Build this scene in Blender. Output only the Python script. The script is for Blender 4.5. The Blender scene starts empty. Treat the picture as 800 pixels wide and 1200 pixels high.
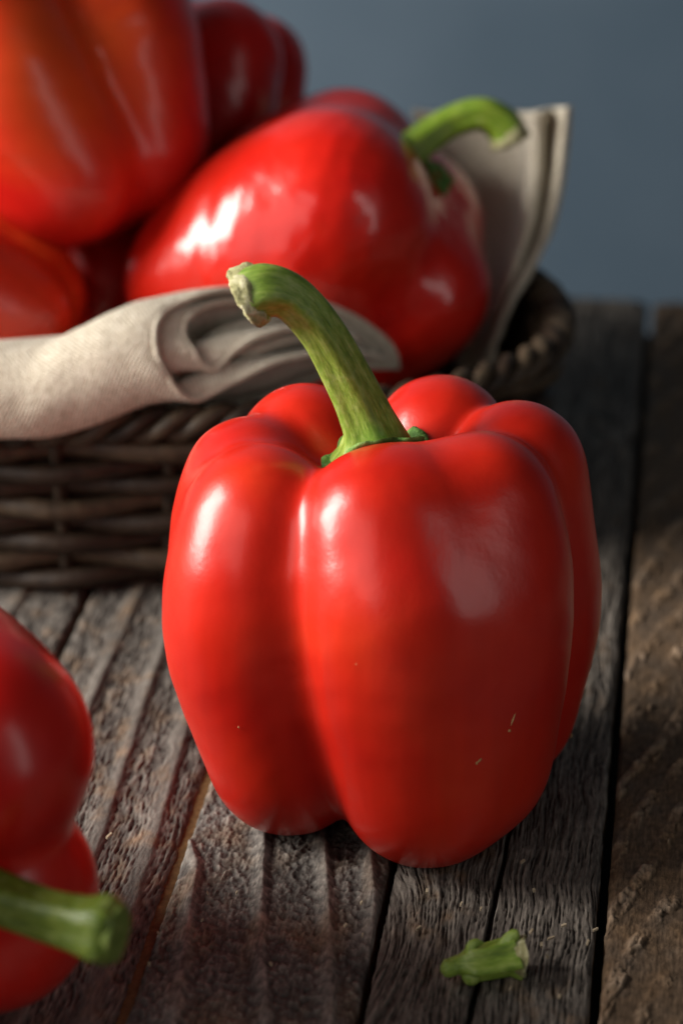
import bpy, math, random
import numpy as np
from mathutils import Vector, Matrix

random.seed(7)
S = bpy.context.scene
COL = S.collection

# ------------------------------------------------------------------ camera
CAM_H, CAM_D, PITCH = 0.3135, 0.51, math.radians(25.2)
cd = bpy.data.cameras.new('camera')
cam = bpy.data.objects.new('camera', cd)
COL.objects.link(cam)
cam.location = (0, -CAM_D, CAM_H)
cam.rotation_euler = (math.radians(90) - PITCH, 0, 0)
cd.sensor_fit = 'VERTICAL'
cd.sensor_height = 36
cd.sensor_width = 24
cd.lens = 90
cd.clip_start = 0.01
cd.clip_end = 50
cd.dof.use_dof = True
cd.dof.focus_distance = 0.560
cd.dof.aperture_fstop = 8.5
cd.dof.aperture_blades = 9
S.camera = cam

# ------------------------------------------------------------------ world and lamps
W = bpy.data.worlds.new('World')
S.world = W
W.use_nodes = True
bg = W.node_tree.nodes['Background']
bg.inputs[0].default_value = (0.90, 0.97, 1.0, 1)
bg.inputs[1].default_value = 0.022


def area(name, loc, target, sx, sy, power, col):
    ld = bpy.data.lights.new(name, 'AREA')
    ld.shape = 'RECTANGLE'
    ld.size, ld.size_y = sx, sy
    ld.energy = power
    ld.color = col
    o = bpy.data.objects.new(name, ld)
    COL.objects.link(o)
    o.location = loc
    d = Vector(target) - Vector(loc)
    o.rotation_euler = d.to_track_quat('-Z', 'Y').to_euler()
    return o


area('key_softbox', (-1.08, -0.07, 0.53), (0.0, 0.02, 0.05), 0.52, 0.78, 40.0, (1.0, 0.95, 0.88))
area('fill_softbox', (0.78, -0.60, 0.40), (0.02, 0.0, 0.05), 0.20, 0.80, 1.1, (1.0, 0.97, 0.94))
area('added_front_fill', (-0.62, -0.80, 0.50), (0.0, 0.02, 0.05), 0.70, 0.70, 2.6, (1.0, 0.96, 0.90))  # added fill without a known source, lightens the fronts, stem and napkin

S.view_settings.view_transform = 'Standard'
S.view_settings.look = 'None'
S.view_settings.exposure = 0.0
S.view_settings.gamma = 1.0
S.view_settings.use_curve_mapping = False
S.render.engine = 'CYCLES'
S.cycles.use_denoising = True
S.cycles.max_bounces = 8

# ------------------------------------------------------------------ numpy helpers
_rng = np.random.RandomState(3)
_PERM = _rng.permutation(4096)
_GA = _rng.rand(4096) * 2 * np.pi
_GX, _GY = np.cos(_GA), np.sin(_GA)


def gnoise(x, y, seed=0):
    """2-D gradient noise, about -0.7..0.7"""
    xi = np.floor(x).astype(np.int64)
    yi = np.floor(y).astype(np.int64)
    xf, yf = x - xi, y - yi
    u = xf * xf * xf * (xf * (xf * 6 - 15) + 10)
    v = yf * yf * yf * (yf * (yf * 6 - 15) + 10)

    def g(ix, iy, dx, dy):
        h = _PERM[(_PERM[(ix + seed * 131) & 4095] + iy + seed * 57) & 4095]
        return _GX[h] * dx + _GY[h] * dy
    a = g(xi, yi, xf, yf)
    b = g(xi + 1, yi, xf - 1, yf)
    c = g(xi, yi + 1, xf, yf - 1)
    d = g(xi + 1, yi + 1, xf - 1, yf - 1)
    return (a * (1 - u) + b * u) * (1 - v) + (c * (1 - u) + d * u) * v


def fbm(x, y, seed=0, octv=4, gain=0.5):
    s = np.zeros_like(x)
    a = 1.0
    for i in range(octv):
        s += a * gnoise(x, y, seed + i * 7)
        x, y, a = x * 2.03, y * 2.03, a * gain
    return s


def sstep(a, b, x):
    t = np.clip((x - a) / (b - a), 0, 1)
    return t * t * (3 - 2 * t)


def spline(pts, n):
    """Catmull-Rom through rows of pts -> n rows"""
    P = np.asarray(pts, float)
    m = len(P)
    if m == 2:
        t = np.linspace(0, 1, n)[:, None]
        return P[0] * (1 - t) + P[1] * t
    Q = np.vstack([2 * P[0] - P[1], P, 2 * P[-1] - P[-2]])
    s = np.linspace(0, m - 1 - 1e-9, n)
    i = np.floor(s).astype(int)
    t = (s - i)[:, None]
    p0, p1, p2, p3 = Q[i], Q[i + 1], Q[i + 2], Q[i + 3]
    return 0.5 * ((2 * p1) + (-p0 + p2) * t + (2 * p0 - 5 * p1 + 4 * p2 - p3) * t ** 2
                  + (-p0 + 3 * p1 - 3 * p2 + p3) * t ** 3)


def pix(px, py, y):
    """point of the vertical plane at depth y that the photograph shows at (px, py)"""
    a0, a1 = (px - 400) / 3000.0, -(py - 600) / 3000.0
    d = np.array([a0, a1 * math.sin(PITCH) + math.cos(PITCH), a1 * math.cos(PITCH) - math.sin(PITCH)])
    t = (y + CAM_D) / d[1]
    return np.array([0, -CAM_D, CAM_H]) + t * d


# ------------------------------------------------------------------ object helpers
def mesh_obj(name, verts, faces, mat, parent=None, smooth=True, uv=None, colors=None):
    me = bpy.data.meshes.new(name)
    verts = np.asarray(verts, np.float64)
    if isinstance(faces, np.ndarray):
        n = len(faces)
        k = faces.shape[1]
        me.vertices.add(len(verts))
        me.vertices.foreach_set('co', verts.astype(np.float32).ravel())
        me.loops.add(n * k)
        me.loops.foreach_set('vertex_index', faces.astype(np.int32).ravel())
        me.polygons.add(n)
        me.polygons.foreach_set('loop_start', (np.arange(n) * k).astype(np.int32))
        me.update(calc_edges=True)
        me.validate()
    else:
        me.from_pydata([tuple(v) for v in verts], [], [tuple(f) for f in faces])
        me.update()
    if smooth:
        me.polygons.foreach_set('use_smooth', np.ones(len(me.polygons), bool))
    if uv is not None:
        ul = me.uv_layers.new(name='UVMap')
        vi = np.zeros(len(me.loops), np.int32)
        me.loops.foreach_get('vertex_index', vi)
        ul.data.foreach_set('uv', np.asarray(uv, np.float32)[vi].ravel())
    if colors is not None:
        at = me.color_attributes.new(name='tint', type='FLOAT_COLOR', domain='POINT')
        at.data.foreach_set('color', np.asarray(colors, np.float32).ravel())
    if mat:
        me.materials.append(mat)
    o = bpy.data.objects.new(name, me)
    COL.objects.link(o)
    if parent:
        o.parent = parent
    return o


def empty(name, loc=(0, 0, 0), rot=None):
    o = bpy.data.objects.new(name, None)
    o.empty_display_size = 0.02
    COL.objects.link(o)
    o.location = loc
    if rot is not None:
        o.rotation_euler = rot
    return o


def tag(o, label=None, cat=None, group=None, kind=None):
    if label:
        o['label'] = label
    if cat:
        o['category'] = cat
    if group:
        o['group'] = group
    if kind:
        o['kind'] = kind
    return o


def grid_faces(nr, nc, wrap=False):
    r = np.arange(nr - 1)[:, None]
    c = np.arange(nc if wrap else nc - 1)[None, :]
    c2 = (c + 1) % nc
    a, b = r * nc + c, r * nc + c2
    d, e = (r + 1) * nc + c, (r + 1) * nc + c2
    return np.stack([a, b, e, d], -1).reshape(-1, 4)


def sweep(path, rad, nseg=20, mod=None, up=(0, 0, 1), close=True):
    """tube along path rows; rad per row; mod(theta array, row fraction)->factor. Returns verts, faces(list)"""
    P = np.asarray(path, float)
    n = len(P)
    T = np.gradient(P, axis=0)
    T /= np.linalg.norm(T, axis=1)[:, None]
    u = np.array(up, float)
    if abs(np.dot(u, T[0])) > 0.95:
        u = np.array([1.0, 0, 0])
    a = np.cross(T[0], u)
    a /= np.linalg.norm(a)
    th = np.arange(nseg) / nseg * 2 * np.pi
    V = []
    for i in range(n):
        a = a - T[i] * np.dot(a, T[i])
        a /= np.linalg.norm(a)
        b = np.cross(T[i], a)
        m = mod(th, i / (n - 1)) if mod else 1.0
        r = rad[i] * m * np.ones(nseg)
        V.append(P[i] + np.outer(r * np.cos(th), a) + np.outer(r * np.sin(th), b))
    V = np.vstack(V)
    F = grid_faces(n, nseg, True).tolist()
    if close:
        V = np.vstack([V, P[0], P[-1]])
        k0, k1 = n * nseg, n * nseg + 1
        for j in range(nseg):
            j2 = (j + 1) % nseg
            F.append((k0, j2, j))
            F.append((k1, (n - 1) * nseg + j, (n - 1) * nseg + j2))
    return V, F


# ------------------------------------------------------------------ materials
def mat_new(name):
    m = bpy.data.materials.new(name)
    m.use_nodes = True
    nt = m.node_tree
    return m, nt, nt.nodes['Principled BSDF']


def N(nt, typ, **kw):
    n = nt.nodes.new(typ)
    for k, v in kw.items():
        if k.startswith('i_'):
            n.inputs[int(k[2:]) if k[2:].isdigit() else k[2:]].default_value = v
        else:
            setattr(n, k, v)
    return n


def ramp(nt, fac, stops):
    r = N(nt, 'ShaderNodeValToRGB')
    el = r.color_ramp.elements
    while len(el) < len(stops):
        el.new(0.5)
    for e, (p, c) in zip(el, stops):
        e.position = p
        e.color = (*c, 1) if len(c) == 3 else c
    nt.links.new(fac, r.inputs[0])
    return r


def pepper_mat(name, c0, c1, cpatch, off, rough=0.28, coat=0.30, crough=0.19, wav=0.14, patch=None):
    m, nt, b = mat_new(name)
    L = nt.links.new
    tc = N(nt, 'ShaderNodeTexCoord')
    mp = N(nt, 'ShaderNodeMapping')
    mp.inputs['Location'].default_value = (off, off * 1.7, off * 0.6)
    L(tc.outputs['Object'], mp.inputs[0])
    n1 = N(nt, 'ShaderNodeTexNoise')
    n1.inputs['Scale'].default_value = 32
    n1.inputs['Detail'].default_value = 3
    L(mp.outputs[0], n1.inputs[0])
    r1 = ramp(nt, n1.outputs[0], [(0.32, c0), (0.60, c1), (0.80, cpatch)])
    mps = N(nt, 'ShaderNodeMapping')
    mps.inputs['Scale'].default_value = (1, 1, 0.10)
    L(mp.outputs[0], mps.inputs[0])
    ns_ = N(nt, 'ShaderNodeTexNoise')
    ns_.inputs['Scale'].default_value = 260
    ns_.inputs['Detail'].default_value = 4
    L(mps.outputs[0], ns_.inputs[0])
    sr = N(nt, 'ShaderNodeMapRange')
    sr.inputs[1].default_value = 0.3
    sr.inputs[2].default_value = 0.7
    sr.inputs[3].default_value = 0.95
    sr.inputs[4].default_value = 1.05
    L(ns_.outputs[0], sr.inputs[0])
    sv = N(nt, 'ShaderNodeVectorMath', operation='SCALE')
    L(r1.outputs[0], sv.inputs[0])
    L(sr.outputs[0], sv.inputs['Scale'])
    # tiny pale lenticels
    vo = N(nt, 'ShaderNodeTexVoronoi')
    vo.inputs['Scale'].default_value = 150
    L(mp.outputs[0], vo.inputs[0])
    sp = ramp(nt, vo.outputs['Distance'], [(0.0, (0.55, 0.55, 0.55)), (0.05, (0, 0, 0))])
    cmpn = N(nt, 'ShaderNodeMath', operation='GREATER_THAN')
    sepc = N(nt, 'ShaderNodeSeparateColor')
    L(vo.outputs['Color'], sepc.inputs[0])
    L(sepc.outputs[0], cmpn.inputs[0])
    cmpn.inputs[1].default_value = 0.90
    ml = N(nt, 'ShaderNodeMath', operation='MULTIPLY')
    L(cmpn.outputs[0], ml.inputs[0])
    L(sp.outputs[0], ml.inputs[1])
    mx = N(nt, 'ShaderNodeMix', data_type='RGBA')
    L(ml.outputs[0], mx.inputs[0])
    csock = sv.outputs[0]
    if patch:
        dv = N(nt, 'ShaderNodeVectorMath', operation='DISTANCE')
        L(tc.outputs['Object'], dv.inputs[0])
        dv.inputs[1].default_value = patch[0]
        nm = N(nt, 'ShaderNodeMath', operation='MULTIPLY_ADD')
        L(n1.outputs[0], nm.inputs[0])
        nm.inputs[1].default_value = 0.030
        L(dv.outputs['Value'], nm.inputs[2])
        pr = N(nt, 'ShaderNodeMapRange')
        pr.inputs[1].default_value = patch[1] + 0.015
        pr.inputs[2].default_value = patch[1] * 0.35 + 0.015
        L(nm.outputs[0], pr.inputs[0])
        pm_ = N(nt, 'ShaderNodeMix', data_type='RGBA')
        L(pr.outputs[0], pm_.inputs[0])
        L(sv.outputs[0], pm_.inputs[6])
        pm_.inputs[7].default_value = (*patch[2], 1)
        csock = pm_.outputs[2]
    L(csock, mx.inputs[6])
    mx.inputs[7].default_value = (0.75, 0.35, 0.16, 1)
    L(mx.outputs[2], b.inputs['Base Color'])
    n2 = N(nt, 'ShaderNodeTexNoise')
    n2.inputs['Scale'].default_value = 90
    n2.inputs['Detail'].default_value = 2
    L(mp.outputs[0], n2.inputs[0])
    n3 = N(nt, 'ShaderNodeTexNoise')
    n3.inputs['Scale'].default_value = 900
    n3.inputs['Detail'].default_value = 2
    L(mp.outputs[0], n3.inputs[0])
    bp2 = N(nt, 'ShaderNodeBump')
    bp2.inputs['Strength'].default_value = 0.10
    bp2.inputs['Distance'].default_value = 0.0003
    L(n3.outputs[0], bp2.inputs['Height'])
    bp = N(nt, 'ShaderNodeBump')
    bp.inputs['Strength'].default_value = wav
    bp.inputs['Distance'].default_value = 0.0012
    L(n2.outputs[0], bp.inputs['Height'])
    L(bp2.outputs[0], bp.inputs['Normal'])
    L(bp.outputs[0], b.inputs['Normal'])
    L(bp.outputs[0], b.inputs['Coat Normal'])
    rr = N(nt, 'ShaderNodeMapRange')
    rr.inputs[3].default_value = rough
    rr.inputs[4].default_value = rough + 0.09
    L(n1.outputs[0], rr.inputs[0])
    L(rr.outputs[0], b.inputs['Roughness'])
    b.inputs['Specular IOR Level'].default_value = 0.38
    b.inputs['Coat Weight'].default_value = coat
    b.inputs['Coat Roughness'].default_value = crough
    b.inputs['Coat IOR'].default_value = 1.4
    b.inputs['Subsurface Weight'].default_value = 0.22
    b.inputs['Subsurface Radius'].default_value = (1.0, 0.12, 0.06)
    b.inputs['Subsurface Scale'].default_value = 0.004
    return m


M_PEP = pepper_mat('red_pepper_skin', (0.49, 0.011, 0.006), (0.57, 0.020, 0.007), (0.61, 0.034, 0.009), 0.0)
M_PEP1 = pepper_mat('glossy_red_pepper_skin', (0.54, 0.009, 0.006), (0.62, 0.017, 0.007), (0.66, 0.030, 0.009), 4.4, 0.24, 0.7, 0.08, 0.5)
M_PEP2 = pepper_mat('red_pepper_skin_deep', (0.48, 0.007, 0.006), (0.57, 0.012, 0.007), (0.60, 0.02, 0.009), 1.3)
M_PEP3 = pepper_mat('red_pepper_skin_painted_glow', (0.48, 0.008, 0.006), (0.57, 0.014, 0.008), (0.61, 0.026, 0.010), 2.9,
                    patch=((0.024, 0.034, 0.043), 0.043, (0.68, 0.075, 0.012)))  # orange glow of light on one lobe, painted into the skin colour
M_PEP4 = pepper_mat('orange_red_pepper_skin', (0.57, 0.026, 0.009), (0.64, 0.042, 0.010), (0.67, 0.060, 0.011), 6.1)


def stem_mat(name, dark, mid, lite, off):
    m, nt, b = mat_new(name)
    L = nt.links.new
    uvn = N(nt, 'ShaderNodeUVMap')
    mp = N(nt, 'ShaderNodeMapping')
    mp.inputs['Scale'].default_value = (16, 2.2, 1)
    mp.inputs['Location'].default_value = (off, off, 0)
    L(uvn.outputs[0], mp.inputs[0])
    n1 = N(nt, 'ShaderNodeTexNoise')
    n1.inputs['Scale'].default_value = 1.0
    n1.inputs['Detail'].default_value = 5
    n1.inputs['Roughness'].default_value = 0.6
    L(mp.outputs[0], n1.inputs[0])
    r = ramp(nt, n1.outputs[0], [(0.28, dark), (0.50, mid), (0.72, lite)])
    tc = N(nt, 'ShaderNodeTexCoord')
    n2 = N(nt, 'ShaderNodeTexNoise')
    n2.inputs['Scale'].default_value = 420
    n2.inputs['Detail'].default_value = 4
    L(tc.outputs['Object'], n2.inputs[0])
    mx = N(nt, 'ShaderNodeMix', data_type='RGBA', blend_type='MIX')
    r2 = ramp(nt, n2.outputs[0], [(0.56, (0, 0, 0)), (0.75, (0.5, 0.5, 0.5))])
    L(r2.outputs[0], mx.inputs[0])
    L(r.outputs[0], mx.inputs[6])
    mx.inputs[7].default_value = (0.34, 0.40, 0.14, 1)
    L(mx.outputs[2], b.inputs['Base Color'])
    bp = N(nt, 'ShaderNodeBump')
    bp.inputs['Strength'].default_value = 0.45
    bp.inputs['Distance'].default_value = 0.0006
    ad = N(nt, 'ShaderNodeMath', operation='ADD')
    L(n1.outputs[0], ad.inputs[0])
    ml = N(nt, 'ShaderNodeMath', operation='MULTIPLY')
    L(n2.outputs[0], ml.inputs[0])
    ml.inputs[1].default_value = 0.5
    L(ml.outputs[0], ad.inputs[1])
    L(ad.outputs[0], bp.inputs['Height'])
    L(bp.outputs[0], b.inputs['Normal'])
    b.inputs['Roughness'].default_value = 0.42
    b.inputs['Subsurface Weight'].default_value = 0.2
    b.inputs['Subsurface Radius'].default_value = (0.5, 0.8, 0.1)
    b.inputs['Subsurface Scale'].default_value = 0.002
    return m


M_STEM = stem_mat('green_stem_skin', (0.090, 0.165, 0.018), (0.20, 0.300, 0.040), (0.34, 0.42, 0.11), 0.0)
M_STEM_SHADED = stem_mat('shaded_green_stem_skin', (0.050, 0.085, 0.008), (0.10, 0.15, 0.014), (0.17, 0.21, 0.03), 5.0)  # darker copy of the stem skin: the pepper's own shadow put into the colour
M_STEM2 = stem_mat('bright_green_stem_skin', (0.09, 0.17, 0.010), (0.18, 0.29, 0.018), (0.30, 0.38, 0.05), 3.1)


def dry_mat(name, c0, c1, c2, scale=380):
    m, nt, b = mat_new(name)
    L = nt.links.new
    tc = N(nt, 'ShaderNodeTexCoord')
    n = N(nt, 'ShaderNodeTexNoise')
    n.inputs['Scale'].default_value = scale
    n.inputs['Detail'].default_value = 6
    n.inputs['Roughness'].default_value = 0.65
    L(tc.outputs['Object'], n.inputs[0])
    r = ramp(nt, n.outputs[0], [(0.32, c0), (0.5, c1), (0.68, c2)])
    L(r.outputs[0], b.inputs['Base Color'])
    bp = N(nt, 'ShaderNodeBump')
    bp.inputs['Strength'].default_value = 0.9
    bp.inputs['Distance'].default_value = 0.0012
    L(n.outputs[0], bp.inputs['Height'])
    L(bp.outputs[0], b.inputs['Normal'])
    b.inputs['Roughness'].default_value = 0.75
    return m


M_CUT = dry_mat('dry_cut_stem', (0.13, 0.12, 0.035), (0.36, 0.34, 0.16), (0.66, 0.62, 0.42))
M_CUT2 = dry_mat('green_cut_stem', (0.08, 0.12, 0.012), (0.13, 0.18, 0.025), (0.22, 0.25, 0.06), 260)
M_SCAR = dry_mat('corky_scar', (0.40, 0.14, 0.05), (0.62, 0.34, 0.14), (0.75, 0.5, 0.25))
M_CALYX = dry_mat('green_calyx', (0.035, 0.10, 0.012), (0.08, 0.19, 0.025), (0.22, 0.34, 0.08), 260)


def wood_mat():
    m, nt, b = mat_new('weathered_wood')
    L = nt.links.new
    at = N(nt, 'ShaderNodeAttribute', attribute_name='tint')
    tc = N(nt, 'ShaderNodeTexCoord')
    mp = N(nt, 'ShaderNodeMapping')
    mp.inputs['Scale'].default_value = (1500, 260, 500)
    L(tc.outputs['Object'], mp.inputs[0])
    n1 = N(nt, 'ShaderNodeTexNoise')
    n1.inputs['Scale'].default_value = 1.0
    n1.inputs['Detail'].default_value = 4
    L(mp.outputs[0], n1.inputs[0])
    n2 = N(nt, 'ShaderNodeTexNoise')
    n2.inputs['Scale'].default_value = 1600
    n2.inputs['Detail'].default_value = 4
    L(tc.outputs['Object'], n2.inputs[0])
    r = N(nt, 'ShaderNodeMapRange')
    r.inputs[1].default_value = 0.3
    r.inputs[2].default_value = 0.7
    r.inputs[3].default_value = 0.62
    r.inputs[4].default_value = 1.38
    L(n1.outputs[0], r.inputs[0])
    mx = N(nt, 'ShaderNodeVectorMath', operation='SCALE')
    L(at.outputs['Color'], mx.inputs[0])
    L(r.outputs[0], mx.inputs['Scale'])
    L(mx.outputs[0], b.inputs['Base Color'])
    ad = N(nt, 'ShaderNodeMath', operation='ADD')
    L(n1.outputs[0], ad.inputs[0])
    L(n2.outputs[0], ad.inputs[1])
    bp = N(nt, 'ShaderNodeBump')
    bp.inputs['Strength'].default_value = 0.6
    bp.inputs['Distance'].default_value = 0.00035
    L(ad.outputs[0], bp.inputs['Height'])
    L(bp.outputs[0], b.inputs['Normal'])
    b.inputs['Roughness'].default_value = 0.78
    b.inputs['Specular IOR Level'].default_value = 0.25
    return m


M_WOOD = wood_mat()


def plain_noise(name, c0, c1, scale, rough=0.8, bump=0.4, dist=0.0008, spec=0.3):
    m, nt, b = mat_new(name)
    L = nt.links.new
    tc = N(nt, 'ShaderNodeTexCoord')
    n = N(nt, 'ShaderNodeTexNoise')
    n.inputs['Scale'].default_value = scale
    n.inputs['Detail'].default_value = 6
    L(tc.outputs['Object'], n.inputs[0])
    r = ramp(nt, n.outputs[0], [(0.3, c0), (0.7, c1)])
    L(r.outputs[0], b.inputs['Base Color'])
    bp = N(nt, 'ShaderNodeBump')
    bp.inputs['Strength'].default_value = bump
    bp.inputs['Distance'].default_value = dist
    L(n.outputs[0], bp.inputs['Height'])
    L(bp.outputs[0], b.inputs['Normal'])
    b.inputs['Roughness'].default_value = rough
    b.inputs['Specular IOR Level'].default_value = spec
    return m


M_WALL = plain_noise('slate_blue_wall', (0.066, 0.100, 0.138), (0.108, 0.148, 0.192), 5, 0.9, 0.25, 0.004, 0.1)
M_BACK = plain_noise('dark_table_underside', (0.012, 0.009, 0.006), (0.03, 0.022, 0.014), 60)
M_WICKER = plain_noise('brown_wicker', (0.014, 0.0075, 0.004), (0.036, 0.021, 0.011), 240, 0.55, 0.6, 0.0006, 0.4)
M_WICKER2 = plain_noise('pale_brown_wicker', (0.034, 0.023, 0.014), (0.085, 0.058, 0.034), 240, 0.55, 0.6, 0.0006, 0.4)
M_CRUMB = plain_noise('pale_wood_splinter', (0.22, 0.17, 0.11), (0.42, 0.34, 0.24), 600)


def linen_mat():
    m, nt, b = mat_new('natural_linen')
    L = nt.links.new
    uv = N(nt, 'ShaderNodeUVMap')
    sep = N(nt, 'ShaderNodeSeparateXYZ')
    tc = N(nt, 'ShaderNodeTexCoord')
    nd = N(nt, 'ShaderNodeTexNoise')
    nd.inputs['Scale'].default_value = 260
    nd.inputs['Detail'].default_value = 3
    L(tc.outputs['Object'], nd.inputs[0])
    dv = N(nt, 'ShaderNodeVectorMath', operation='SCALE')
    L(nd.outputs['Color'], dv.inputs[0])
    dv.inputs['Scale'].default_value = 0.0005
    av = N(nt, 'ShaderNodeVectorMath', operation='ADD')
    L(uv.outputs[0], av.inputs[0])
    L(dv.outputs[0], av.inputs[1])
    L(av.outputs[0], sep.inputs[0])

    def wave(sock):
        k = N(nt, 'ShaderNodeMath', operation='MULTIPLY')
        L(sock, k.inputs[0])
        k.inputs[1].default_value = 2 * math.pi / 0.0011
        s = N(nt, 'ShaderNodeMath', operation='SINE')
        L(k.outputs[0], s.inputs[0])
        return s
    wx, wy = wave(sep.outputs[0]), wave(sep.outputs[1])
    pr = N(nt, 'ShaderNodeMath', operation='MULTIPLY')
    L(wx.outputs[0], pr.inputs[0])
    L(wy.outputs[0], pr.inputs[1])
    n = N(nt, 'ShaderNodeTexNoise')
    n.inputs['Scale'].default_value = 700
    n.inputs['Detail'].default_value = 4
    L(tc.outputs['Object'], n.inputs[0])
    ad = N(nt, 'ShaderNodeMath', operation='MULTIPLY_ADD')
    L(pr.outputs[0], ad.inputs[0])
    ad.inputs[1].default_value = 0.35
    L(n.outputs[0], ad.inputs[2])
    r = ramp(nt, ad.outputs[0], [(0.1, (0.42, 0.355, 0.25)), (0.5, (0.76, 0.685, 0.54)), (0.9, (0.88, 0.825, 0.71))])
    L(r.outputs[0], b.inputs['Base Color'])
    bp = N(nt, 'ShaderNodeBump')
    bp.inputs['Strength'].default_value = 0.8
    bp.inputs['Distance'].default_value = 0.0006
    L(ad.outputs[0], bp.inputs['Height'])
    L(bp.outputs[0], b.inputs['Normal'])
    b.inputs['Roughness'].default_value = 0.9
    b.inputs['Specular IOR Level'].default_value = 0.15
    b.inputs['Sheen Weight'].default_value = 0.25
    b.inputs['Sheen Roughness'].default_value = 0.5
    return m


M_LINEN = linen_mat()

# ------------------------------------------------------------------ wall
WALL_Y = 0.74
wv, wn = [], 40
xs = np.linspace(-1.6, 1.6, wn)
zs = np.linspace(-0.5, 1.3, 24)
X, Z = np.meshgrid(xs, zs)
Yw = WALL_Y + 0.0015 * fbm(X * 3, Z * 3, 5, 3)
wall = mesh_obj('wall', np.stack([X, Yw, Z], -1).reshape(-1, 3), grid_faces(24, wn)[:, ::-1], M_WALL)
tag(wall, kind='structure')

# ------------------------------------------------------------------ table of weathered planks
TH = math.radians(7.8)
table = empty('wooden_table', (0, 0, 0), (0, 0, -TH))
tag(table, 'rustic table of grey-brown weathered planks with dark gaps under the peppers', 'table')
GAPS = [-0.371, -0.323, -0.275, -0.227, -0.179, -0.1305, -0.0822, -0.0329, 0.0151, 0.0620, 0.1100, 0.158, 0.206, 0.254, 0.302]
V_BACK = 0.338


def ridge_profile(d, w):
    return np.exp(-(d / w) ** 2)


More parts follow.
